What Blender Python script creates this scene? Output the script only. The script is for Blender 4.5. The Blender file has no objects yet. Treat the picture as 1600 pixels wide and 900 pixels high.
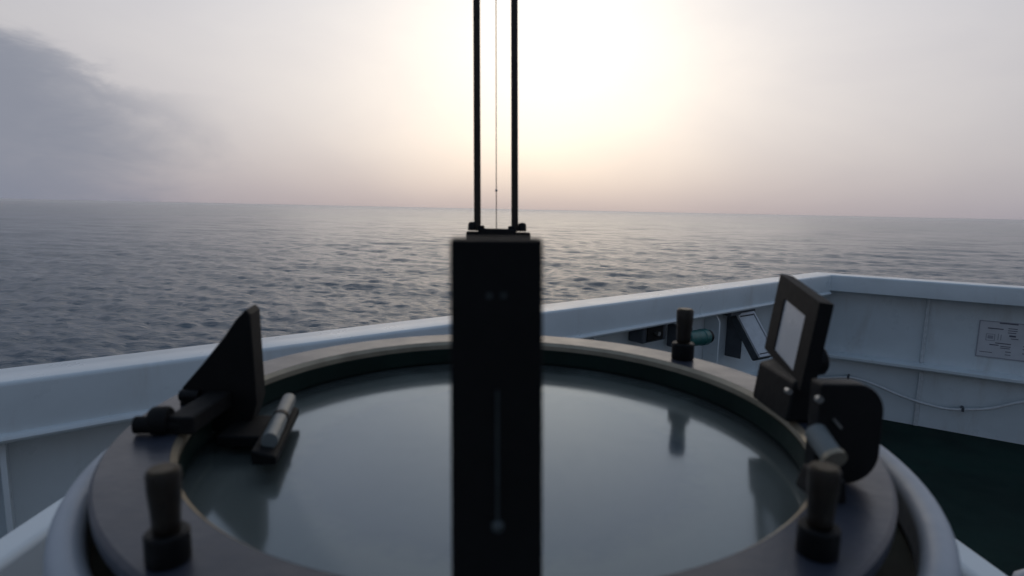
import bpy, math, random
import numpy as np
from mathutils import Vector, Matrix

random.seed(4)
rng = np.random.default_rng(11)
scene = bpy.context.scene
col = scene.collection
EYE = 1.55                      # camera height over the deck (m)
SEA = -19.0                     # sea level relative to the deck

# ------------------------------------------------------------------ camera
cam_data = bpy.data.cameras.new('camera')
cam = bpy.data.objects.new('camera', cam_data)
col.objects.link(cam)
right = Vector((0.9995, -0.0241, 0.0204)).normalized()
fwd = Vector((0.0267, 0.9904, -0.1354)).normalized()
up = right.cross(fwd).normalized()
right = fwd.cross(up).normalized()
m = Matrix((right, up, -fwd)).transposed().to_4x4()
m.translation = Vector((0, 0, EYE))
cam.matrix_world = m
cam_data.sensor_width = 36.0
cam_data.lens = 36.0 * 900 / 1600
cam_data.clip_start = 0.005
cam_data.clip_end = 60000
cam_data.dof.use_dof = True
cam_data.dof.focus_distance = 2.2
cam_data.dof.aperture_fstop = 16.0
scene.camera = cam

# ------------------------------------------------------------------ sky, sun, exposure
SUN_EL, SUN_AZ = math.radians(15.5), math.radians(4.4)     # azimuth from +Y towards +X
sun_dir = Vector((math.sin(SUN_AZ) * math.cos(SUN_EL), math.cos(SUN_AZ) * math.cos(SUN_EL), math.sin(SUN_EL)))

world = bpy.data.worlds.new('World')
scene.world = world
world.use_nodes = True
wt = world.node_tree
wt.nodes.clear()


class NT:
    """tiny helper to write node graphs"""
    def __init__(self, tree):
        self.t = tree

    def n(self, kind, **kw):
        nd = self.t.nodes.new(kind)
        for k, v in kw.items():
            setattr(nd, k, v)
        return nd

    def put(self, sock, v):
        if isinstance(v, bpy.types.NodeSocket):
            self.t.links.new(v, sock)
        elif isinstance(v, (tuple, list, Vector)) and sock.type == 'RGBA' and len(v) == 3:
            sock.default_value = (*v, 1)
        else:
            sock.default_value = v

    def math(self, op, a, b=0.0, clamp=False):
        nd = self.n('ShaderNodeMath', operation=op, use_clamp=clamp)
        self.put(nd.inputs[0], a)
        self.put(nd.inputs[1], b)
        return nd.outputs[0]

    def ramp(self, x, a, b, smooth=True):
        nd = self.n('ShaderNodeMapRange', interpolation_type='SMOOTHSTEP' if smooth else 'LINEAR')
        self.put(nd.inputs['Value'], x)
        nd.inputs['From Min'].default_value = a
        nd.inputs['From Max'].default_value = b
        return nd.outputs['Result']

    def mix(self, f, a, b, blend='MIX'):
        nd = self.n('ShaderNodeMix', data_type='RGBA', blend_type=blend)
        self.put(nd.inputs[0], f)
        self.put(nd.inputs[6], a)
        self.put(nd.inputs[7], b)
        return nd.outputs[2]

    def noise(self, vec, scale, detail=3, rough=0.5, dist=0.0):
        nd = self.n('ShaderNodeTexNoise')
        if vec is not None:
            self.put(nd.inputs['Vector'], vec)
        nd.inputs['Scale'].default_value = scale
        nd.inputs['Detail'].default_value = detail
        nd.inputs['Roughness'].default_value = rough
        nd.inputs['Distortion'].default_value = dist
        return nd.outputs['Fac']


def build_world():
    g = NT(wt)
    out = g.n('ShaderNodeOutputWorld')
    bg = g.n('ShaderNodeBackground')
    sky = g.n('ShaderNodeTexSky', sky_type='NISHITA', sun_disc=False)
    sky.sun_elevation = SUN_EL
    sky.sun_rotation = SUN_AZ
    sky.altitude = 20
    sky.air_density = 1.0
    sky.dust_density = 3.0
    sky.ozone_density = 1.5
    tc = g.n('ShaderNodeTexCoord')
    d = tc.outputs['Generated']
    sep = g.n('ShaderNodeSeparateXYZ')
    g.put(sep.inputs[0], d)
    z = g.math('MAXIMUM', sep.outputs[2], 0.0)
    dot = g.n('ShaderNodeVectorMath', operation='DOT_PRODUCT')
    g.put(dot.inputs[0], d)
    dot.inputs[1].default_value = sun_dir
    c = dot.outputs['Value']
    one_c = g.math('SUBTRACT', 1.0, c)                     # 0 at the veiled sun
    # thin stratus veil: forward-scattered glow round the sun, thinning towards the zenith
    g1 = g.math('EXPONENT', g.math('MULTIPLY', one_c, -17.0))
    g2 = g.math('EXPONENT', g.math('MULTIPLY', one_c, -1.35))
    g2 = g.math('MULTIPLY', g2, g.math('SUBTRACT', 1.0, g.math('MULTIPLY', g.ramp(z, 0.22, 0.72), 0.60)))
    veil = g.mix(g1, (0, 0, 0), (0.17, 0.155, 0.10))
    veil2 = g.mix(g2, (0, 0, 0), (0.60, 0.560, 0.545))
    base = g.mix(1.0, sky.outputs[0], (0.0095, 0.0095, 0.0095), 'MULTIPLY')
    tot = g.mix(1.0, base, g.mix(g.ramp(z, 0.20, 0.50), (0.120, 0.130, 0.155), (0.075, 0.13, 0.215)), 'ADD')
    tot = g.mix(1.0, tot, veil, 'ADD')
    tot = g.mix(1.0, tot, veil2, 'ADD')
    # sea haze lying on the horizon
    hz = g.math('EXPONENT', g.math('MULTIPLY', z, -9.0))
    warm = g.mix(g.math('EXPONENT', g.math('MULTIPLY', one_c, -6.0)), (0.27, 0.27, 0.335), (0.62, 0.49, 0.44))
    hz = g.math('MULTIPLY', hz, 0.93)
    tot = g.mix(hz, tot, warm)
    # the cloud bank to the left: ragged top edge, thinning towards the sun
    azim = g.math('ARCTAN2', sep.outputs[0], sep.outputs[1])
    mp = g.n('ShaderNodeMapping')
    g.put(mp.inputs[0], d)
    mp.inputs['Scale'].default_value = (1.0, 1.0, 2.4)
    n1 = g.math('SUBTRACT', g.noise(mp.outputs[0], 7.0, 7, 0.6, 0.3), 0.5)
    n2 = g.math('SUBTRACT', g.noise(mp.outputs[0], 2.2, 4, 0.55, 0.2), 0.5)
    edge = g.math('ADD', 0.158, g.math('MULTIPLY', g.math('MINIMUM', g.math('SUBTRACT', -0.50, azim), 0.30), 0.30))
    edge = g.math('ADD', edge, g.math('ADD', g.math('MULTIPLY', n1, 0.20), g.math('MULTIPLY', n2, 0.08)))
    below = g.ramp(g.math('SUBTRACT', edge, sep.outputs[2]), -0.018, 0.050)
    fade = g.ramp(g.math('ADD', azim, g.math('ADD', g.math('MULTIPLY', n1, 0.30), g.math('MULTIPLY', sep.outputs[2], -0.35))), -0.40, -0.72)
    fade = g.math('MULTIPLY', fade, g.ramp(azim, -2.6, -1.6))
    dens = g.math('MULTIPLY', g.math('MULTIPLY', below, fade), 0.78)
    tot = g.mix(dens, tot, (0.200, 0.225, 0.290))
    # faint unevenness of the veil
    n3 = g.noise(mp.outputs[0], 3.1, 5, 0.55, 0.3)
    k3 = g.ramp(n3, 0.25, 0.8)
    tot = g.mix(1.0, tot, g.mix(k3, (1.04, 1.04, 1.03), (0.95, 0.955, 0.97)), 'MULTIPLY')
    g.put(bg.inputs[0], tot)
    bg.inputs[1].default_value = 1.0
    g.put(out.inputs[0], bg.outputs[0])


build_world()

sun_data = bpy.data.lights.new('sun', 'SUN')
sun_data.energy = 0.12
sun_data.angle = math.radians(50)
sun_data.color = (1.0, 0.90, 0.78)
sun = bpy.data.objects.new('sun', sun_data)
sun.rotation_euler = (-sun_dir).to_track_quat('-Z', 'Y').to_euler()
col.objects.link(sun)

vs = scene.view_settings
vs.view_transform = 'Standard'
vs.look = 'None'
vs.exposure = 0.0
vs.gamma = 1.0
vs.use_curve_mapping = False
scene.cycles.use_denoising = True
scene.cycles.max_bounces = 8
scene.cycles.transparent_max_bounces = 12
scene.cycles.volume_bounces = 1
scene.cycles.sample_clamp_indirect = 6.0
scene.cycles.caustics_reflective = False
scene.cycles.caustics_refractive = False


# ------------------------------------------------------------------ materials
def material(name, color, rough=0.5, metal=0.0, var=0.0, vscale=8.0, bump=0.0, bscale=60.0, stain=None, stain_amt=0.0, spec=0.5, coat=0.0):
    mt = bpy.data.materials.new(name)
    mt.use_nodes = True
    g = NT(mt.node_tree)
    p = mt.node_tree.nodes['Principled BSDF']
    tc = g.n('ShaderNodeTexCoord').outputs['Object']
    colr = color
    if var:
        f = g.noise(tc, vscale, 5, 0.6)
        lo = tuple(c * (1 - var) for c in color)
        hi = tuple(min(1, c * (1 + var)) for c in color)
        colr = g.mix(g.ramp(f, 0.3, 0.7), lo, hi)
    if stain:
        mp = g.n('ShaderNodeMapping')
        g.put(mp.inputs[0], tc)
        mp.inputs['Scale'].default_value = (1, 1, 0.22)
        f = g.ramp(g.noise(mp.outputs[0], vscale * 2.2, 6, 0.65, 0.4), 0.52, 0.78)
        colr = g.mix(g.math('MULTIPLY', f, stain_amt), colr, stain)
    g.put(p.inputs['Base Color'], colr)
    p.inputs['Metallic'].default_value = metal
    p.inputs['Specular IOR Level'].default_value = spec
    p.inputs['Coat Weight'].default_value = coat
    if var:
        r = g.n('ShaderNodeMapRange')
        g.put(r.inputs[0], g.noise(tc, vscale * 3.1, 4, 0.6))
        r.inputs['To Min'].default_value = max(0.02, rough - 0.1)
        r.inputs['To Max'].default_value = min(1, rough + 0.1)
        g.put(p.inputs['Roughness'], r.outputs[0])
    else:
        p.inputs['Roughness'].default_value = rough
    if bump:
        b = g.n('ShaderNodeBump')
        b.inputs['Strength'].default_value = bump
        b.inputs['Distance'].default_value = 0.02
        g.put(b.inputs['Height'], g.noise(tc, bscale, 3, 0.5))
        g.put(p.inputs['Normal'], b.outputs[0])
    return mt


M = {}
M['paint'] = material('white_ship_paint', (0.68, 0.745, 0.775), 0.30, var=0.06, vscale=2.5, bump=0.10, bscale=2.6, stain=(0.30, 0.22, 0.15), stain_amt=0.26)
M['weld'] = material('weld_paint', (0.62, 0.66, 0.68), 0.5, var=0.10, vscale=30, bump=0.3, bscale=120)
M['deck'] = material('green_deck_paint', (0.006, 0.022, 0.017), 0.8, var=0.35, vscale=1.6, bump=0.35, bscale=300, stain=(0.012, 0.016, 0.012), stain_amt=0.5, spec=0.2)
M['ring'] = material('grey_ring_enamel', (0.042, 0.048, 0.066), 0.34, var=0.18, vscale=22, bump=0.02, bscale=240, spec=0.5)
M['black'] = material('black_enamel', (0.0045, 0.0045, 0.005), 0.55, var=0.25, vscale=60, bump=0.03, bscale=300, spec=0.25)
M['flat_black'] = material('flat_black', (0.005, 0.005, 0.0052), 0.72, var=0.2, vscale=90, spec=0.25)
M['inner'] = material('dark_green_bezel_paint', (0.006, 0.017, 0.013), 0.6, var=0.2, vscale=40, spec=0.2)
M['bowl'] = material('grey_white_bowl_paint', (0.40, 0.43, 0.47), 0.45, var=0.08, vscale=14, bump=0.03, bscale=90)
M['brass'] = material('worn_brass', (0.06, 0.048, 0.032), 0.5, metal=0.9, var=0.35, vscale=120)
M['dark_brass'] = material('bronze_pin', (0.020, 0.014, 0.009), 0.45, metal=0.2, var=0.4, vscale=130)
M['steel'] = material('dull_steel', (0.42, 0.41, 0.39), 0.34, metal=0.9, var=0.2, vscale=150)
M['dull'] = material('tarnished_steel', (0.070, 0.085, 0.088), 0.45, metal=0.2, var=0.2, vscale=200)
M['edge'] = material('lit_cream_edge', (0.36, 0.31, 0.23), 0.33, metal=0.5, var=0.15, vscale=60)  # cream of the sky-lit chamfer put into the base colour
M['dial'] = material('dial_card', (0.085, 0.095, 0.075), 0.7, var=0.10, vscale=18)
M['vial'] = material('milky_level_glass', (0.17, 0.19, 0.19), 0.45, var=0.06, vscale=60)
M['mirror'] = material('silvered_mirror', (0.62, 0.64, 0.66), 0.16, metal=1.0, var=0.05, vscale=30)
M['teal'] = material('teal_plastic', (0.02, 0.13, 0.12), 0.4, var=0.15, vscale=30)
M['grey_box'] = material('dark_grey_box', (0.06, 0.07, 0.085), 0.5, var=0.15, vscale=20)
M['lens'] = material('frosted_lens_and_mirror_sheen', (0.62, 0.64, 0.66), 0.3, var=0.06, vscale=30)
M['cable'] = material('white_cable_sheath', (0.62, 0.64, 0.65), 0.45, var=0.08, vscale=40)
M['plate'] = material('placard_face', (0.62, 0.63, 0.66), 0.4, var=0.05, vscale=10)
M['ink'] = material('placard_ink', (0.12, 0.12, 0.16), 0.5)
M['faint'] = material('faded_placard_ink', (0.34, 0.35, 0.40), 0.5)


def glass_mat():
    mt = bpy.data.materials.new('cover_glass')
    mt.use_nodes = True
    g = NT(mt.node_tree)
    mt.node_tree.nodes.remove(mt.node_tree.nodes['Principled BSDF'])
    out = mt.node_tree.nodes['Material Output']
    fr = g.n('ShaderNodeFresnel')
    fr.inputs[0].default_value = 1.95
    tr = g.n('ShaderNodeBsdfTransparent')
    tr.inputs[0].default_value = (0.93, 0.95, 0.96, 1)
    gl = g.n('ShaderNodeBsdfGlossy')
    gl.inputs['Color'].default_value = (0.74, 0.86, 1.0, 1)
    tc = g.n('ShaderNodeTexCoord').outputs['Object']
    r = g.n('ShaderNodeMapRange')                      # salt film: a slightly uneven polish
    g.put(r.inputs[0], g.noise(tc, 30, 5, 0.65))
    r.inputs['To Min'].default_value = 0.05
    r.inputs['To Max'].default_value = 0.17
    g.put(gl.inputs['Roughness'], r.outputs[0])
    mx = g.n('ShaderNodeMixShader')
    g.put(mx.inputs[0], fr.outputs[0])
    g.put(mx.inputs[1], tr.outputs[0])
    g.put(mx.inputs[2], gl.outputs[0])
    df = g.n('ShaderNodeBsdfDiffuse')                  # dried salt on the pane
    df.inputs[0].default_value = (0.58, 0.68, 0.65, 1)
    salt = g.math('ADD', 0.060, g.math('MULTIPLY', g.ramp(g.noise(tc, 22, 6, 0.7, 0.6), 0.42, 0.75), 0.06))
    spots = g.math('MULTIPLY', g.ramp(g.noise(tc, 420, 2, 0.5), 0.70, 0.80), 0.10)
    mx2 = g.n('ShaderNodeMixShader')
    g.put(mx2.inputs[0], g.math('ADD', salt, spots))
    g.put(mx2.inputs[1], mx.outputs[0])
    g.put(mx2.inputs[2], df.outputs[0])
    g.put(out.inputs[0], mx2.outputs[0])
    return mt


M['glass'] = glass_mat()


def dial_mat():
    """dark blue-grey card with a paler, worn scale ring round it"""
    mt = material('dial_card', (0.085, 0.095, 0.075), 0.7, var=0.10, vscale=18)
    g = NT(mt.node_tree)
    p = mt.node_tree.nodes['Principled BSDF']
    tc = g.n('ShaderNodeTexCoord').outputs['Object']
    sub = g.n('ShaderNodeVectorMath', operation='SUBTRACT')
    g.put(sub.inputs[0], tc)
    sub.inputs[1].default_value = (0.002, 0.22, EYE - 0.0945)
    ln = g.n('ShaderNodeVectorMath', operation='LENGTH')
    g.put(ln.inputs[0], sub.outputs[0])
    n_ = g.noise(tc, 60, 4, 0.6)
    r = g.ramp(g.math('ADD', ln.outputs['Value'], g.math('MULTIPLY', g.math('SUBTRACT', n_, 0.5), 0.012)), 0.070, 0.084)
    g.put(p.inputs['Base Color'], g.mix(r, (0.06, 0.13, 0.23), (0.44, 0.44, 0.37)))
    return mt


M['dial'] = dial_mat()


def sea_mat():
    mt = bpy.data.materials.new('sea_water')
    mt.use_nodes = True
    g = NT(mt.node_tree)
    p = mt.node_tree.nodes['Principled BSDF']
    p.inputs['Base Color'].default_value = (0.042, 0.084, 0.122, 1)
    p.inputs['IOR'].default_value = 1.33
    p.inputs['Specular Tint'].default_value = (0.86, 0.95, 1.0, 1)
    geo = g.n('ShaderNodeNewGeometry').outputs['Position']
    ln = g.n('ShaderNodeVectorMath', operation='LENGTH')
    g.put(ln.inputs[0], geo)
    dist = ln.outputs['Value']
    # unresolved ripples widen the reflection lobe with distance
    rr = g.n('ShaderNodeMapRange')
    g.put(rr.inputs[0], dist)
    rr.inputs['From Min'].default_value = 60
    rr.inputs['From Max'].default_value = 1500
    rr.inputs['To Min'].default_value = 0.10
    rr.inputs['To Max'].default_value = 0.22
    g.put(p.inputs['Roughness'], rr.outputs[0])
    mp = g.n('ShaderNodeMapping')
    g.put(mp.inputs[0], geo)
    mp.inputs['Rotation'].default_value = (0, 0, 0.25)
    mp.inputs['Scale'].default_value = (0.42, 1.0, 1.0)
    h = g.math('ADD', g.math('MULTIPLY', g.noise(mp.outputs[0], 1.5, 5, 0.62, 0.3), 1.05),
               g.math('MULTIPLY', g.noise(mp.outputs[0], 0.30, 3, 0.5, 0.4), 1.5))
    b = g.n('ShaderNodeBump')
    b.inputs['Strength'].default_value = 0.5
    b.inputs['Distance'].default_value = 0.55
    g.put(b.inputs['Height'], h)
    g.put(p.inputs['Normal'], b.outputs[0])
    return mt


M['sea'] = sea_mat()


# ------------------------------------------------------------------ mesh helpers
class MB:
    def __init__(self):
        self.v, self.f = [], []

    def add(self, vs_, fs):
        o = len(self.v)
        self.v += [tuple(p) for p in vs_]
        self.f += [tuple(i + o for i in f) for f in fs]
        return self

    def box(self, o, ex, ey, ez):
        """o = corner, three edge vectors"""
        o, ex, ey, ez = map(Vector, (o, ex, ey, ez))
        if ex.cross(ey).dot(ez) < 0:
            o, ex = o + ex, -ex
        vs_ = [o, o + ex, o + ex + ey, o + ey, o + ez, o + ex + ez, o + ex + ey + ez, o + ey + ez]
        return self.add(vs_, [(0, 3, 2, 1), (4, 5, 6, 7), (0, 1, 5, 4), (1, 2, 6, 5), (2, 3, 7, 6), (3, 0, 4, 7)])

    def cbox(self, c, ex, ey, ez):
        c, ex, ey, ez = map(Vector, (c, ex, ey, ez))
        return self.box(c - ex / 2 - ey / 2 - ez / 2, ex, ey, ez)

    def prism(self, pts, ext):
        """polygon of 3D points extruded by ext"""
        pts = [Vector(p) for p in pts]
        ext = Vector(ext)
        nrm = Vector()
        for a, b in zip(pts, pts[1:] + pts[:1]):
            nrm += a.cross(b)
        if nrm.dot(ext) > 0:
            pts.reverse()
        k = len(pts)
        vs_ = pts + [p + ext for p in pts]
        fs = [tuple(range(k)), tuple(range(2 * k - 1, k - 1, -1))]
        fs += [(i, i + k, (i + 1) % k + k, (i + 1) % k) for i in range(k)]
        return self.add(vs_, fs)

    def cyl(self, a, b, r0, r1=None, k=24, caps=True):
        a, b = Vector(a), Vector(b)
        r1 = r0 if r1 is None else r1
        w = (b - a).normalized()
        t = w.orthogonal().normalized()
        s = w.cross(t)
        vs_ = []
        for p, r in ((a, r0), (b, r1)):
            for i in range(k):
                q = 2 * math.pi * i / k
                vs_.append(p + (t * math.cos(q) + s * math.sin(q)) * r)
        fs = [(i, (i + 1) % k, (i + 1) % k + k, i + k) for i in range(k)]
        if caps:
            fs += [tuple(range(k - 1, -1, -1)), tuple(range(k, 2 * k))]
        return self.add(vs_, fs)

    def lathe(self, prof, c=(0, 0, 0), k=96, closed=True, axis=None):
        """prof = [(r, z)...]; closed profile makes a ring; axis = optional (origin, direction)"""
        n_ = len(prof)
        vs_ = []
        for i in range(k):
            q = 2 * math.pi * i / k
            for r, z in prof:
                vs_.append(Vector((r * math.cos(q), r * math.sin(q), z)))
        if axis is not None:
            rot = Vector((0, 0, 1)).rotation_difference(Vector(axis)).to_matrix()
            vs_ = [rot @ p for p in vs_]
        vs_ = [p + Vector(c) for p in vs_]
        fs = []
        for i in range(k):
            j = (i + 1) % k
            for a in range(n_ if closed else n_ - 1):
                b = (a + 1) % n_
                fs.append((i * n_ + a, j * n_ + a, j * n_ + b, i * n_ + b))
        return self.add(vs_, fs)

    def disc(self, c, r, k=96):
        c = Vector(c)
        return self.add([c + Vector((r * math.cos(2 * math.pi * i / k), r * math.sin(2 * math.pi * i / k), 0)) for i in range(k)], [tuple(range(k))])

    def tube(self, pts, r, k=12):
        pts = [Vector(p) for p in pts]
        vs_, fs = [], []
        t = None
        for i, p in enumerate(pts):
            w = (pts[min(i + 1, len(pts) - 1)] - pts[max(i - 1, 0)]).normalized()
            t = (w.orthogonal() if t is None else t - w * t.dot(w)).normalized()
            s = w.cross(t)
            for j in range(k):
                q = 2 * math.pi * j / k
                vs_.append(p + (t * math.cos(q) + s * math.sin(q)) * r)
        for i in range(len(pts) - 1):
            for j in range(k):
                fs.append((i * k + j, i * k + (j + 1) % k, (i + 1) * k + (j + 1) % k, (i + 1) * k + j))
        fs += [tuple(range(k - 1, -1, -1)), tuple(range((len(pts) - 1) * k, len(pts) * k))]
        return self.add(vs_, fs)

    def build(self, name, mat, parent=None, bevel=0.0, seg=2, smooth=True, angle=35):
        me = bpy.data.meshes.new(name)
        me.from_pydata([tuple(p) for p in self.v], [], self.f)
        me.materials.append(mat)
        me.update()
        if smooth:
            me.polygons.foreach_set('use_smooth', [True] * len(me.polygons))
            me.set_sharp_from_angle(angle=math.radians(angle))
        o = bpy.data.objects.new(name, me)
        col.objects.link(o)
        if parent is not None:
            o.parent = parent
            o.matrix_parent_inverse = Matrix.Translation(-world_loc(parent))
        if bevel:
            b = o.modifiers.new('bevel', 'BEVEL')
            b.width = bevel
            b.segments = seg
            b.limit_method = 'ANGLE'
            b.angle_limit = math.radians(50)
            b.harden_normals = True
        return o


def world_loc(o):
    p = Vector()
    while o is not None:
        p += o.location
        o = o.parent if o.parent is not None and o.type == 'EMPTY' else None
    return p


def tag(o, label, cat, group=None):
    o['label'] = label
    o['category'] = cat
    if group:
        o['group'] = group
    return o


def thing(name, loc, label, cat, group=None):
    e = bpy.data.objects.new(name, None)
    e.empty_display_size = 0.1
    e.location = loc
    col.objects.link(e)
    return tag(e, label, cat, group)


def structure(o):
    o['kind'] = 'structure'
    return o


def C(x, y, z):
    """point given with its height relative to the eye level"""
    return Vector((x, y, EYE + z))


# ------------------------------------------------------------------ the sea
def build_sea():
    fine = np.radians(np.arange(-52, 52.01, 0.1))
    coarse = np.radians(np.arange(54, 306.1, 3.0))
    th = np.concatenate([fine, coarse])
    rings = [40.0]
    while rings[-1] < 14000:
        r = rings[-1]
        k = 1.0042 if r < 400 else (1.0065 if r < 1500 else (1.012 if r < 4000 else 1.05))
        rings.append(r * k)
    rr = np.array([0.5, 12, 26] + rings)
    R, T = np.meshgrid(rr, th, indexing='ij')
    X, Y = R * np.sin(T), R * np.cos(T)
    Z = np.zeros_like(X)
    DX, DY = np.zeros_like(X), np.zeros_like(X)
    cell = np.maximum(R * 0.0055, 0.2)
    for i in range(150):
        lam = 0.8 * (18 / 0.8) ** rng.random() if i < 120 else 18 + 30 * rng.random()
        k = 2 * math.pi / lam
        spread = 0.26 + 0.38 * max(0, 1 - lam / 18)
        ang = math.radians(205) + rng.normal() * spread        # travelling mostly towards the viewer
        kx, ky = k * math.sin(ang), k * math.cos(ang)
        steep = 0.042 if lam < 4.5 else (0.030 if lam < 8 else (0.014 if lam < 18 else 0.011))
        amp = steep / k * (0.5 + rng.random())
        fade = np.clip(lam / cell / 2.5 - 0.6, 0, 1)
        ph = kx * X + ky * Y + rng.random() * 6.283
        s, c_ = np.sin(ph), np.cos(ph)
        Z += amp * fade * s
        DX -= amp * fade * c_ * kx / k * 0.85
        DY -= amp * fade * c_ * ky / k * 0.85
    Z[:4] = 0
    X, Y = X + DX, Y + DY
    nr, nt = X.shape
    co = np.stack([X, Y, Z + SEA], -1).reshape(-1, 3).astype(np.float32)
    a = np.arange(nr - 1)[:, None] * nt
    j = np.arange(nt)[None, :]
    j2 = (j + 1) % nt
    q = np.stack([a + j, a + nt + j, a + nt + j2, a + j2], -1).reshape(-1, 4)[:, ::-1]
    me = bpy.data.meshes.new('sea')
    me.vertices.add(len(co))
    me.vertices.foreach_set('co', co.ravel())
    me.loops.add(q.size)
    me.loops.foreach_set('vertex_index', q.ravel().astype(np.int32))
    me.polygons.add(len(q))
    me.polygons.foreach_set('loop_start', np.arange(0, q.size, 4, dtype=np.int32))
    me.update(calc_edges=True)
    me.validate()
    me.polygons.foreach_set('use_smooth', np.ones(len(me.polygons), dtype=bool))
    me.materials.append(M['sea'])
    o = bpy.data.objects.new('sea', me)
    col.objects.link(o)
    structure(o)


build_sea()

# ------------------------------------------------------------------ ship: deck and bulwarks
A = Vector((-1.328, 1.535, 0))
B = Vector((2.567, 4.550, 0))
U = (B - A).normalized()
N = Vector((U.y, -U.x, 0))                  # inboard
V = Vector((0.824, -0.566, 0)).normalized()
W = Vector((V.y, -V.x, 0))
if W.dot(-B) < 0:
    W = -W
RAIL = EYE - 0.45                           # top of the cap rail
S0, S1 = -5.0, (B - A).length               # extent of the long bulwark
T1 = 5.5
CAP_W, FLANGE = 0.17, 0.135


def pa(s, off, z):
    return A + U * s + N * off + Vector((0, 0, z))


def pb(t, off, z):
    return B + V * t + W * off + Vector((0, 0, z))


# mitre at the corner: how far each inboard offset line runs before meeting the other
half = U.angle(-V) / 2                      # (half of the turn is pi/2 - half)
inner_ang = math.acos(max(-1, min(1, (-U).dot(V))))
MIT = 1 / math.tan(inner_ang / 2)           # setback per metre of offset

deck_pts = [pa(S0, 0.03, 0), pa(S1, 0.03, 0), pb(T1, 0.03, 0), Vector((5, -6, 0)), Vector((-6.5, -5, 0))]
MB().prism([(p.x, p.y, -0.3) for p in deck_pts], (0, 0, 0.3)).build('deck', M['deck'])
structure(bpy.data.objects['deck'])


def cap_section(w, f):
    """cross-section (offset, z) of cap rail: plate with rolled edges, flange inboard"""
    r = 0.012
    pts = []
    for q in (90, 60, 30, 0):
        pts.append((w - r + r * math.cos(math.radians(q)), RAIL - r + r * math.sin(math.radians(q))))
    pts += [(w, RAIL - f), (w - 0.010, RAIL - f), (w - 0.010, RAIL - 0.022), (0.010, RAIL - 0.022), (0.0, RAIL - 0.03)]
    pts += [(0.0, RAIL - r), (0.004, RAIL - 0.003), (r, RAIL)]
    return pts


def sweep(fn, prof, a, b, mit_a=0.0, mit_b=0.0):
    """extrude an (offset, z) profile along a wall; ends sheared by mit * offset"""
    k = len(prof)
    vs_ = [fn(a + mit_a * o, o, z) for o, z in prof] + [fn(b + mit_b * o, o, z) for o, z in prof]
    fs = [(i, i + k, (i + 1) % k + k, (i + 1) % k) for i in range(k)] + [tuple(range(k)), tuple(range(2 * k - 1, k - 1, -1))]
    mb = MB().add(vs_, fs)
    # make the faces look outwards
    c = Vector()
    for p in vs_:
        c += p / len(vs_)
    return mb


def fix_normals(o):
    import bmesh
    bm = bmesh.new()
    bm.from_mesh(o.data)
    bmesh.ops.recalc_face_normals(bm, faces=bm.faces)
    bm.to_mesh(o.data)
    bm.free()
    o.data.set_sharp_from_angle(angle=math.radians(35))
    return o


def lip_section(w, z, r):
    return [(w + r * math.cos(math.radians(q)), z + r * 0.8 * math.sin(math.radians(q))) for q in range(0, 360, 30)]


wallA = thing('bulwark', pa(2.0, 0.02, 0), 'long white steel bulwark with broad cap rail running from left edge to the corner', 'bulwark')
fix_normals(sweep(pa, [(0.03, 0.0), (0.042, 0.0), (0.042, RAIL - 0.024), (0.03, RAIL - 0.024)], S0, S1, 0, -MIT).build('plating', M['paint'], wallA))
fix_normals(sweep(pa, cap_section(CAP_W, FLANGE), S0, S1, 0, -MIT).build('cap_rail', M['paint'], wallA))
fix_normals(sweep(pa, lip_section(CAP_W + 0.001, RAIL - FLANGE - 0.008, 0.016), S0, S1, 0, -MIT).build('rolled_lip', M['paint'], wallA))
knee = None
for s in (-3.3, -2.2, -1.1, -0.012, 1.1, 2.2, 3.3, 4.4):
    prof = [(0.0425, 0.002), (0.30, 0.002), (0.30, 0.03), (0.19, 0.40), (0.145, 0.62), (0.145, RAIL - FLANGE - 0.075), (0.115, RAIL - FLANGE - 0.03), (0.115, RAIL - 0.024), (0.0425, RAIL - 0.024)]
    if knee is None:
        mb = MB().prism([pa(s, o, z) for o, z in prof], U * 0.014)
        knee = mb.build('knee_bracket', M['paint'], wallA, bevel=0.003)
        s0 = s
    else:
        o = knee.copy()
        col.objects.link(o)
        o.location = knee.location + U * (s - s0)
fix_normals(sweep(pa, [(0.0425, 0.43), (0.10, 0.43), (0.10, 0.442), (0.0425, 0.442)], S0, S1, 0, -MIT).build('stiffener', M['paint'], wallA, bevel=0.003))

wallB = thing('bulwark', pb(2.0, 0.02, 0), 'short white steel bulwark with welded panels, cable and placard at right', 'bulwark')
cb_ = cap_section(CAP_W, 0.12)
fix_normals(sweep(pb, [(0.03, 0.0), (0.042, 0.0), (0.042, RAIL - 0.024), (0.03, RAIL - 0.024)], 0, T1, MIT, 0).build('plating', M['paint'], wallB))
fix_normals(sweep(pb, cb_, 0, T1, MIT, 0).build('cap_rail', M['paint'], wallB))
fix_normals(sweep(pb, [(0.0425, 0.440), (0.125, 0.440), (0.135, 0.450), (0.135, 0.470), (0.125, 0.474), (0.0425, 0.486)], 0, T1, MIT, 0).build('stiffener', M['paint'], wallB, bevel=0.003))
for i, t in enumerate((0.74, 2.0, 3.3)):
    MB().box(pb(t, 0.0425, 0.487), V * 0.024, W * 0.018, (0, 0, RAIL - 0.025 - 0.487)).build('weld_seam', M['weld'], wallB, bevel=0.003)
    MB().box(pb(t + 0.005, 0.0425, 0.002), V * 0.030, W * 0.020, (0, 0, 0.437)).build('weld_seam', M['weld'], wallB, bevel=0.003)

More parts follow.
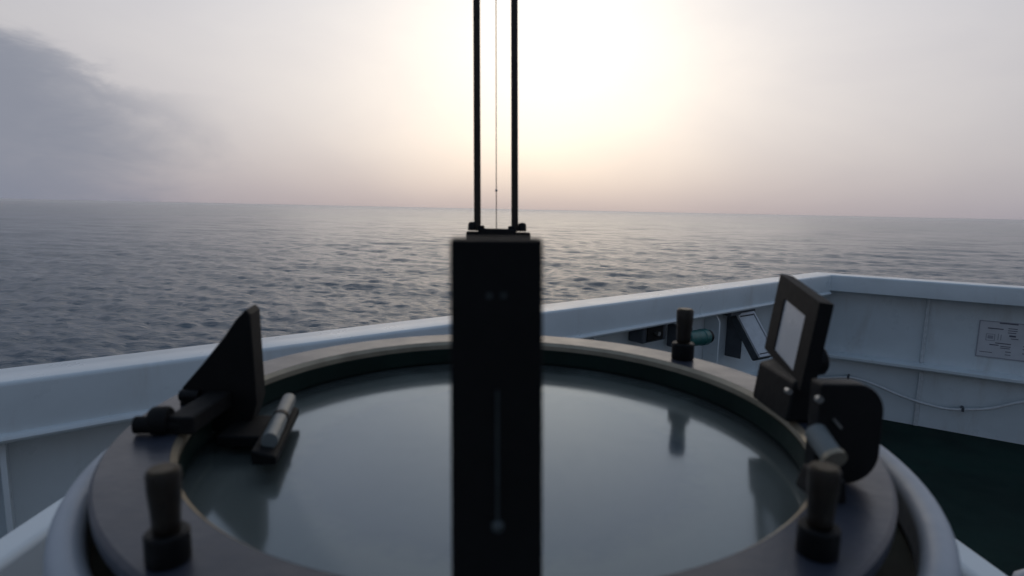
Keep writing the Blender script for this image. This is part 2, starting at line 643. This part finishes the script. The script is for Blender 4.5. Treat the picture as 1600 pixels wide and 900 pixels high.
# ------------------------------------------------------------------ things on the bulwarks
# cable
cz = [(-0.02, 0.235), (0.148, 0.271), (0.299, 0.303), (0.385, 0.298), (0.492, 0.273), (0.617, 0.232), (0.738, 0.202), (0.817, 0.189), (0.93, 0.181), (1.038, 0.198), (1.176, 0.236), (1.336, 0.316), (1.6, 0.40), (2.2, 0.35), (2.7, 0.32), (3.2, 0.38)]
path = []
for i in range(len(cz) - 1):
    p0, p1, p2, p3 = (cz[max(0, min(len(cz) - 1, i + d))] for d in (-1, 0, 1, 2))
    for q in range(6):
        x = q / 6
        pt = [0.5 * (2 * p1[k] + (p2[k] - p0[k]) * x + (2 * p0[k] - 5 * p1[k] + 4 * p2[k] - p3[k]) * x * x + (3 * p1[k] - p0[k] - 3 * p2[k] + p3[k]) * x ** 3) for k in (0, 1)]
        path.append(pb(pt[0], 0.10, pt[1]))
cable = thing('cable', pb(1.0, 0.13, 0.28), 'white cable sagging in a loop across the lower right bulwark', 'cable')
MB().tube(path, 0.010, 10).build('sheath', M['cable'], cable)
for t, z in ((0.299, 0.303), (1.02, 0.195), (1.6, 0.40)):
    MB().box(pb(t - 0.008, 0.0425, z - 0.014), V * 0.016, W * 0.072, (0, 0, 0.028)).build('clip', M['grey_box'], cable, bevel=0.002)

# placard with line drawing
pl = thing('placard', pb(1.22, 0.043, 0.58), 'pale notice placard with dark diagram lines on right bulwark', 'placard')
t0, z0, z1 = 1.055, 0.585, 0.845
tw = 0.40
MB().box(pb(t0, 0.0425, z0), V * tw, W * 0.004, (0, 0, z1 - z0)).build('panel', M['plate'], pl, bevel=0.001)
fr = MB()
for a, b, c_, d_ in ((0, 0, tw, 0.006), (0, z1 - z0 - 0.006, tw, 0.006), (0, 0.006, 0.006, z1 - z0 - 0.012), (tw - 0.006, 0.006, 0.006, z1 - z0 - 0.012)):
    fr.box(pb(t0 + a, 0.0468, z0 + b), V * c_, W * 0.002, (0, 0, d_))
fr.build('printed_border', M['faint'], pl)
marks = [(0.05, 0.205, 0.085, 0.007), (0.11, 0.246, 0.10, 0.008), (0.16, 0.215, 0.05, 0.005), (0.16, 0.200, 0.05, 0.005), (0.16, 0.185, 0.045, 0.005), (0.17, 0.160, 0.035, 0.012), (0.18, 0.145, 0.04, 0.005),
         (0.10, 0.105, 0.085, 0.006), (0.07, 0.090, 0.05, 0.007), (0.13, 0.086, 0.055, 0.005), (0.13, 0.074, 0.052, 0.005), (0.16, 0.05, 0.03, 0.005), (0.16, 0.03, 0.03, 0.004), (0.02, 0.035, 0.07, 0.004),
         (0.25, 0.20, 0.10, 0.006), (0.25, 0.17, 0.08, 0.005), (0.25, 0.155, 0.09, 0.005), (0.25, 0.10, 0.10, 0.006), (0.25, 0.08, 0.07, 0.005), (0.25, 0.05, 0.09, 0.005)]
for a, b, c_, d_ in marks:
    MB().box(pb(t0 + a, 0.0468, z0 + b), V * c_, W * 0.001, (0, 0, d_)).build('printed_line', M['ink'], pl)
dg = MB()
for a, b, c_, d_ in ((0.045, 0.12, 0.05, 0.004), (0.045, 0.165, 0.05, 0.004), (0.045, 0.124, 0.004, 0.041), (0.091, 0.124, 0.004, 0.041), (0.055, 0.135, 0.03, 0.022), (0.11, 0.13, 0.004, 0.045), (0.125, 0.13, 0.004, 0.04)):
    dg.box(pb(t0 + a, 0.0468, z0 + b), V * c_, W * 0.001, (0, 0, d_))
dg.build('printed_diagram', M['faint'], pl)

# floodlight under the cap rail of the long bulwark
fl = thing('floodlight', pa(3.72, 0.10, 0.60), 'grey floodlight with pale lens hung under the cap rail beside the corner', 'floodlight')
top = C(1.536, 3.60, -0.638)
dn = Vector((0.105, -0.14, -0.250))
wd = Vector((0.130, 0.045, 0.012))
nn = dn.cross(wd).normalized()
if nn.dot(-top) < 0:
    nn = -nn
MB().box(top - nn * 0.07, wd, dn, nn * 0.066).build('housing', M['grey_box'], fl, bevel=0.012)
MB().box(top + wd * 0.10 + dn * 0.08, wd * 0.80, dn * 0.84, nn * 0.008).build('lens', M['lens'], fl, bevel=0.004)
fb = MB()
for a, b, c_, d_ in ((0.0, 0.0, 1.0, 0.06), (0.0, 0.94, 1.0, 0.06), (0.0, 0.06, 0.08, 0.88), (0.92, 0.06, 0.08, 0.88)):
    fb.box(top + wd * a + dn * b - nn * 0.004, wd * c_, dn * d_, nn * 0.018)
fb.build('bezel', M['plate'], fl, bevel=0.003)
MB().box(pa(3.43, 0.043, EYE - 0.64), U * 0.30, N * 0.10, (0, 0, 0.03)).build('bracket', M['grey_box'], fl, bevel=0.004)
MB().box(pa(3.56, 0.043, EYE - 0.93), U * 0.012, N * 0.11, (0, 0, 0.28)).build('bracket', M['grey_box'], fl, bevel=0.004)

# teal cylinder fitting and black clamp
tf = thing('deck_fitting', pa(2.80, 0.14, 0.75), 'teal cylindrical fitting with dark end on the bulwark beside the knee bracket', 'fitting')
axis = (U * 0.95 - N * 0.0 + Vector((0, 0, -0.05))).normalized()
p0 = C(1.020, 3.105, -0.700)
MB().lathe([(0.0, 0.06), (0.040, 0.06), (0.045, 0.066), (0.045, 0.20), (0.048, 0.204), (0.048, 0.250), (0.044, 0.256), (0.0, 0.256)], p0, 32, False, axis).build('body', M['teal'], tf)
MB().lathe([(0.0, 0.2565), (0.040, 0.2565), (0.040, 0.285), (0.036, 0.290), (0.028, 0.290), (0.028, 0.268), (0.0, 0.268)], p0, 32, False, axis).build('end_cap', M['black'], tf)
MB().box(p0 + axis * 0.06 - N * 0.130 + Vector((0, 0, -0.065)), U * 0.05, N * 0.14, (0, 0, 0.130)).build('clamp', M['grey_box'], tf, bevel=0.008)
jb = thing('junction_box', pa(2.66, 0.10, 0.85), 'small dark clamp box under the cap rail behind the compass ring', 'box')
MB().box(pa(2.56, 0.043, EYE - 0.70), U * 0.20, N * 0.10, (0, 0, 0.10)).build('case', M['grey_box'], jb, bevel=0.008)
MB().box(pa(2.59, 0.144, EYE - 0.69), U * 0.14, N * 0.006, (0, 0, 0.08)).build('lid', M['black'], jb, bevel=0.003)
MB().cyl(pa(2.66, 0.15, EYE - 0.65), pa(2.66, 0.175, EYE - 0.65), 0.012).build('screw', M['steel'], jb)

# ------------------------------------------------------------------ pelorus stand, compass repeater
D = 0.22                                         # centre of the dial
CX = 0.002
# square console that carries the bowl
cs = thing('pelorus_stand', (0, D + 0.05, 0), 'white square-topped stand under the compass at the bottom edge', 'stand')
zt = EYE - 0.15
x0, x1, y0, y1 = -0.222, 0.222, -0.02, 0.50


def frame_ring(mb, xa, xb, ya, yb, w, z, h):
    mb.box((xa, ya, z), (xb - xa, 0, 0), (0, w, 0), (0, 0, h))
    mb.box((xa, yb - w, z), (xb - xa, 0, 0), (0, w, 0), (0, 0, h))
    mb.box((xa, ya + w, z), (w, 0, 0), (0, yb - ya - 2 * w, 0), (0, 0, h))
    mb.box((xb - w, ya + w, z), (w, 0, 0), (0, yb - ya - 2 * w, 0), (0, 0, h))


for k_, (o_, ex_, ey_) in enumerate((((x0, y0, 0), (0.018, 0, 0), (0, y1 - y0, 0)), ((x1 - 0.018, y0, 0), (0.018, 0, 0), (0, y1 - y0, 0)),
                                     ((x0 + 0.0185, y0, 0), (x1 - x0 - 0.037, 0, 0), (0, 0.018, 0)), ((x0 + 0.0185, y1 - 0.018, 0), (x1 - x0 - 0.037, 0, 0), (0, 0.018, 0)))):
    MB().box((o_[0], o_[1], zt - 0.09), ex_, ey_, (0, 0, 0.09)).build('side_panel', M['paint'], cs, bevel=0.004)
MB().box((x0 + 0.019, y0 + 0.019, zt - 0.085), (x1 - x0 - 0.038, 0, 0), (0, y1 - y0 - 0.038, 0), (0, 0, 0.012)).build('tray', M['grey_box'], cs)
MB().lathe([(0.0, 0.002), (0.19, 0.002), (0.19, 0.03), (0.095, 0.045), (0.085, 0.08), (0.085, zt - 0.0905), (0.0, zt - 0.0905)], (0, D + 0.02, 0), 48, False).build('column', M['paint'], cs)
lt = thing('clamp_block', (0.24, 0.22, zt - 0.05), 'small pale rounded block at the bottom right corner', 'block')
MB().box((0.2235, 0.19, zt - 0.055), (0.032, 0, 0), (0, 0.038, 0), (0, 0, 0.057)).build('block', M['bowl'], lt, bevel=0.007, seg=3)
MB().cyl((0.24, 0.209, zt + 0.002), (0.24, 0.209, zt + 0.008), 0.007).build('screw', M['steel'], lt)

# repeater bowl
RZ = -0.077                                      # top of the azimuth ring, relative to the eye
rp = thing('compass_repeater', (CX, D, EYE - 0.22), 'round grey compass repeater bowl with glass-covered dial', 'compass')
rimc = (CX + 0.003, D, EYE)
prof = []
for q in range(-70, 251, 20):                    # rounded lip
    prof.append((0.1370 + 0.0063 * math.cos(math.radians(q)), -0.0885 + 0.0063 * math.sin(math.radians(q))))
bowl_prof = [(0.128, -0.100), (0.128, -0.105)] + prof[::-1][:0]
lip = [(0.1352, -0.097)] + [(0.1396 + 0.0044 * math.cos(math.radians(q)), -0.0890 + 0.0044 * math.sin(math.radians(q))) for q in range(200, -61, -20)] + \
      [(0.1405, -0.100), (0.138, -0.130), (0.128, -0.165), (0.105, -0.19), (0.06, -0.205), (0.0, -0.208)]
MB().lathe(lip, rimc, 128, False).build('bowl', M['bowl'], rp)
MB().lathe([(0.0, -0.1085), (0.110, -0.1085), (0.1362, -0.1005), (0.1362, -0.112), (0.0, -0.112)], rimc, 96, False).build('bezel_floor', M['inner'], rp)
MB().lathe([(0.1165, -0.1075), (0.1165, RZ - 0.0050), (0.1205, RZ - 0.0050), (0.1205, -0.1075)], (CX, D, EYE), 128).build('bezel_wall', M['inner'], rp)
MB().lathe([(0.0, -0.0945), (0.1160, -0.0945), (0.1160, -0.0965), (0.0, -0.0965)], (CX, D, EYE), 96, False).build('dial_card', M['dial'], rp)
MB().disc((CX, D, EYE - 0.0900), 0.1164, 128).build('cover_glass', M['glass'], rp)

# ------------------------------------------------------------------ azimuth circle with its sights
az = thing('azimuth_circle', (CX, D, EYE + RZ), 'dark grey azimuth circle with sighting vanes lying on the compass', 'azimuth circle')
RI, RO = 0.1105, 0.1318
MB().lathe([(RI + 0.0022, RZ), (RO - 0.001, RZ), (RO, RZ - 0.001), (RO, RZ - 0.0045), (RI + 0.0062, RZ - 0.0045), (RI + 0.0062, RZ - 0.0043)], (CX, D, EYE), 160).build('ring', M['ring'], az)
MB().lathe([(RI + 0.0021, RZ), (RI + 0.0004, RZ - 0.0016), (RI + 0.0004, RZ - 0.0040), (RI + 0.0021, RZ - 0.0040)], (CX, D, EYE), 160).build('bevelled_edge', M['edge'], az)
MB().lathe([(RI, RZ - 0.0041), (RI, RZ - 0.0120), (RI + 0.0015, RZ - 0.0120), (RI + 0.0055, RZ - 0.0047), (RI + 0.0055, RZ - 0.0041)], (CX, D, EYE), 160).build('inner_flange', M['inner'], az)


def ring_pt(ang, r, z=0.0):
    q = math.radians(ang)
    return C(CX + r * math.sin(q), D + r * math.cos(q), RZ + z)


# turning handles
pin = None
for ang, r, sc_ in ((52.0, 0.1235, 0.77), (-144.8, 0.1252, 0.60), (143.6, 0.1225, 0.60)):
    base = ring_pt(ang, r)
    if pin is None:
        pin = MB().lathe([(0, 0.012), (0.0044, 0.012), (0.0047, 0.0125), (0.0049, 0.018), (0.0056, 0.0275), (0.0057, 0.0335), (0.0053, 0.0345), (0.0, 0.0345)], (0, 0, 0), 32, False).build('turning_handle', M['dark_brass'], az)
        cap = MB().lathe([(0, 0.0346), (0.0050, 0.0346), (0.0046, 0.0352), (0.0, 0.0353)], (0, 0, 0), 32, False).build('cap', M['brass'], pin)
        clr = MB().lathe([(0, 0.0002), (0.0072, 0.0002), (0.0075, 0.0008), (0.0075, 0.0108), (0.0069, 0.0116), (0.0, 0.0116)], (0, 0, 0), 32, False).build('collar', M['black'], pin)
        pin.matrix_parent_inverse = Matrix()
        pin.location = base - C(CX, D, RZ)
        pin.scale = (sc_, sc_, sc_)
        for ch in (cap, clr):
            ch.matrix_parent_inverse = Matrix()
    else:
        p = pin.copy()
        col.objects.link(p)
        p.scale = (sc_, sc_, sc_)
        p.location = base - C(CX, D, RZ)
        for ch in (cap, clr):
            d_ = ch.copy()
            col.objects.link(d_)
            d_.parent = p
            d_.matrix_parent_inverse = Matrix()

# near sight vane: solid plate; pale strip and bead imitate a lit slit and keyhole
YN, TH = 0.0885, 0.006


vane = MB().prism([C(-0.0073, YN, -0.0047), C(0.0070, YN, -0.0045), C(0.0084, YN, -0.0582), C(0.0088, YN, RZ + 0.0005), C(-0.0064, YN, RZ + 0.0005), C(-0.0067, YN, -0.0582)], (0, TH, 0)).build('near_sight_vane', M['flat_black'], az, bevel=0.0003)
for x, z in ((-0.0011, -0.0134), (0.0011, -0.0133)):
    MB().lathe([(0, 0), (0.00042, 0), (0.00035, 0.0003), (0, 0.00033)], C(x, YN, z), 16, False, (0, -1, 0)).build('screw', M['dull'], vane)
MB().tube([C(0.0004, YN - 0.0002, -0.0286), C(0.0008, YN - 0.0002, -0.0507)], 0.00019, 8).build('sight_line', M['dull'], vane)
MB().lathe([(0, 0), (0.0010, 0), (0.0010, 0.0004), (0.0006, 0.0008), (0, 0.0009)], C(0.00085, YN, -0.0516), 20, False, (0, -1, 0.15)).build('bead', M['dull'], vane)
MB().box(C(-0.0105, YN - 0.001, RZ + 0.0002), (0.021, 0, 0), (0, 0.013, 0), (0, 0, 0.006)).build('vane_foot', M['black'], az, bevel=0.0008)

# far sight vane
YF = 0.3405
MB().prism([C(-0.018, YF, RZ + 0.0002), C(0.020, YF, RZ + 0.0002), C(0.0195, YF, -0.0135), C(-0.0185, YF, -0.0135)], (0, 0.008, 0)).build('far_vane_post', M['black'], az, bevel=0.0008)
MB().box(C(-0.0115, YF - 0.0015, -0.0165), (0.0225, 0, 0), (0, 0.005, 0), (0, 0, 0.0050)).build('hinge_block', M['black'], az, bevel=0.0008)
TOPZ = 0.165
for xa, xb in ((-0.0119, -0.0149), (0.0102, 0.0062)):
    rd = MB().prism([C(xa - 0.0020, YF + 0.001, -0.0130), C(xa + 0.0020, YF + 0.001, -0.0130), C(xb + 0.0019, YF + 0.004, TOPZ), C(xb - 0.0019, YF + 0.004, TOPZ)], (0, 0.0034, 0))
    rd.build('vane_rod', M['dark_brass'], az, bevel=0.0005)
MB().box(C(-0.0168, YF + 0.0035, TOPZ + 0.0002), (0.0248, 0, 0), (0, 0.0045, 0), (0, 0, 0.004)).build('vane_crossbar', M['black'], az, bevel=0.0008)
wire = MB().tube([C(-0.0007, YF + 0.0025, -0.0125), C(-0.0040, YF + 0.0055, TOPZ)], 0.00026, 8).build('sight_wire', M['black'], az)
MB().lathe([(0, -0.0009), (0.0006, -0.0006), (0.0008, 0), (0.0006, 0.0006), (0, 0.0009)], C(-0.00115, YF + 0.002, 0.0108), 16, False).build('bead', M['steel'], wire)
for x in (-0.0150, 0.0145):
    th_ = MB().lathe([(0, 0), (0.0025, 0), (0.0025, 0.0034), (0.0018, 0.0048), (0.0, 0.0052)], C(x, YF + 0.002, -0.0128), 20, False).build('thumb_screw', M['black'], az)
for x in (-0.0098, 0.0082):
    MB().box(C(x - 0.002, YF - 0.001, -0.0128), (0.004, 0, 0), (0, 0.005, 0), (0, 0, 0.0030)).build('rod_clamp', M['black'], az, bevel=0.0007)

# right-hand tilting mirror
T1v, T2v = C(0.1222, 0.244, -0.0252), C(0.1152, 0.200, -0.0306)
B1v, B2v = C(0.1212, 0.244, -0.0595), C(0.1075, 0.200, -0.0620)
e1 = T2v - T1v
e2 = ((B1v - T1v) + (B2v - T2v)) / 2
e3 = e1.cross(e2).normalized()
if e3.x > 0:
    e3 = -e3                                       # faces inboard
FW = 0.22
mf = MB()
mf.box(T1v, e1, e2 * 0.24, -e3 * 0.0050)
mf.box(T1v + e2 * 0.90, e1, e2 * 0.10, -e3 * 0.0050)
mf.box(T1v + e2 * 0.24, e1 * 0.24, e2 * 0.66, -e3 * 0.0050)
mf.box(T1v + e2 * 0.24 + e1 * 0.78, e1 * 0.22, e2 * 0.66, -e3 * 0.0050)
mir = mf.build('mirror_frame', M['flat_black'], az)
MB().box(T1v + e1 * 0.23 + e2 * 0.23 - e3 * 0.0006, e1 * 0.56, e2 * 0.68, -e3 * 0.0015).build('mirror_glass', M['lens'], mir)  # the mirror's sky reflection is put in as a pale diffuse colour
MB().prism([C(0.1085, 0.203, RZ + 0.0002), C(0.1240, 0.203, RZ + 0.0002), C(0.1190, 0.203, -0.0585), C(0.1105, 0.203, -0.0610)], (0, 0.030, 0)).build('mirror_mount', M['black'], az, bevel=0.0015)
MB().lathe([(0, 0), (0.0055, 0), (0.0060, 0.001), (0.0060, 0.006), (0.005, 0.007), (0, 0.007)], C(0.1200, 0.215, -0.0560), 24, False, (1, 0, 0.1)).build('pivot_knob', M['black'], az)


def rounded(xa, xb, za, zb, y, rt, rb, rl=0.001, k=8):
    pts = []
    for cx_, cz_, r, a0 in ((xb - rt, zb - rt, rt, 0), (xa + rl, zb - rl, rl, 90), (xa + rl, za + rl, rl, 180), (xb - rb, za + rb, rb, 270)):
        for i in range(k + 1):
            q = math.radians(a0 + 90 * i / k)
            pts.append(C(cx_ + r * math.cos(q), y, cz_ + r * math.sin(q)))
    return pts


MB().prism(rounded(0.0922, 0.1110, RZ + 0.0002, -0.0470, 0.155, 0.0085, 0.009), (0, 0.006, 0)).build('bracket_plate', M['black'], az, bevel=0.0006)
MB().cyl(C(0.0912, 0.1535, -0.0512), C(0.0912, 0.1548, -0.0512), 0.0010).build('screw', M['steel'], az)
MB().cyl(C(0.1075, 0.2005, -0.0640), C(0.1075, 0.2028, -0.0640), 0.0011).build('screw', M['steel'], az)
MB().box(C(0.0958, 0.1542, -0.0572), (0.0026, 0, -0.0028), (0, 0.0007, 0), (0.0004, 0, 0.0005)).build('plate_glint', M['steel'], az)  # added steel sliver standing for a highlight on the bracket plate
vr = MB().cyl(C(0.0915, 0.1460, -0.0645), C(0.0912, 0.1545, -0.0608), 0.0030).build('level_vial', M['vial'], az)
MB().cyl(C(0.0916, 0.1447, -0.0651), C(0.0915, 0.1460, -0.0645), 0.0034).build('collar', M['edge'], vr)
MB().prism([C(0.0865, 0.1435, RZ + 0.0002), C(0.0955, 0.1435, RZ + 0.0002), C(0.0945, 0.1435, -0.0702), C(0.0885, 0.1435, -0.0702)], (0, 0.0112, 0)).build('vial_seat', M['black'], az, bevel=0.0008)

# left-hand prism housing: silhouette of the wedge, extruded fore and aft
def L(px, py, y):
    """wedge outline given in thousandths of the sight base"""
    return C(px, y, py)


out = [(-0.0890, -0.0392), (-0.0872, -0.0412), (-0.0868, -0.055), (-0.0862, -0.0760), (-0.0900, -0.0875), (-0.1130, -0.0872), (-0.1155, -0.0765), (-0.1142, -0.0700), (-0.1060, -0.0605), (-0.0975, -0.0500), (-0.0930, -0.0435)]
MB().prism([C(x - 0.0050, 0.215, z) for x, z in out], (-0.002, 0.014, 0.0)).build('prism_housing', M['flat_black'], az, bevel=0.0008)
MB().cyl(C(-0.1195, 0.187, -0.0738), C(-0.1030, 0.189, -0.0738), 0.0029).build('pivot_spindle', M['flat_black'], az)
MB().lathe([(0, 0), (0.0042, 0), (0.0047, 0.0008), (0.0047, 0.0050), (0.0042, 0.0058), (0, 0.0058)], C(-0.1145, 0.1875, -0.0724), 24, False, (1, 0.1, 0)).build('pivot_knob', M['flat_black'], az)
MB().box(C(-0.1090, 0.186, RZ + 0.0002), (0.009, 0, 0), (0, 0.0285, 0), (0, 0, 0.0062)).build('pivot_bracket', M['flat_black'], az, bevel=0.0008)
MB().cyl(C(-0.1190, 0.214, -0.0725), C(-0.1120, 0.214, -0.0725), 0.0022).build('stop_screw', M['black'], az)
# level vial inside the ring
hv = MB().prism([C(-0.0812, 0.185, -0.0868), C(-0.0728, 0.185, -0.0868), C(-0.0728, 0.185, -0.0836), C(-0.0812, 0.185, -0.0815)], (-0.0085, 0.048, 0.0)).build('vial_cradle', M['flat_black'], az, bevel=0.0008)
vl = MB().cyl(C(-0.0772, 0.191, -0.0806), C(-0.0858, 0.234, -0.0806), 0.0028).build('level_vial', M['vial'], az)
MB().cyl(C(-0.0812, 0.2115, -0.0806), C(-0.0817, 0.2140, -0.0806), 0.0031).build('band', M['black'], vl)
MB().box(C(-0.1000, 0.200, -0.0868), (0.020, 0, 0), (0, 0.022, 0), (0, 0, 0.004)).build('vial_arm', M['flat_black'], az, bevel=0.0008)


# ------------------------------------------------------------------ sea air: one closed box of even haze round everything
def build_haze():
    mt = bpy.data.materials.new('haze')
    mt.use_nodes = True
    t = mt.node_tree
    t.nodes.remove(t.nodes['Principled BSDF'])
    v = t.nodes.new('ShaderNodeVolumePrincipled')
    v.inputs['Color'].default_value = (0.93, 0.94, 0.97, 1)
    v.inputs['Density'].default_value = 0.00024
    v.inputs['Anisotropy'].default_value = 0.75
    t.links.new(v.outputs[0], t.nodes['Material Output'].inputs['Volume'])
    h = 16000
    o = MB().box((-h, -h, SEA - 4), (2 * h, 0, 0), (0, 2 * h, 0), (0, 0, EYE + 0.6 - SEA + 4)).build('haze', mt, smooth=False)
    o['kind'] = 'stuff'


build_haze()
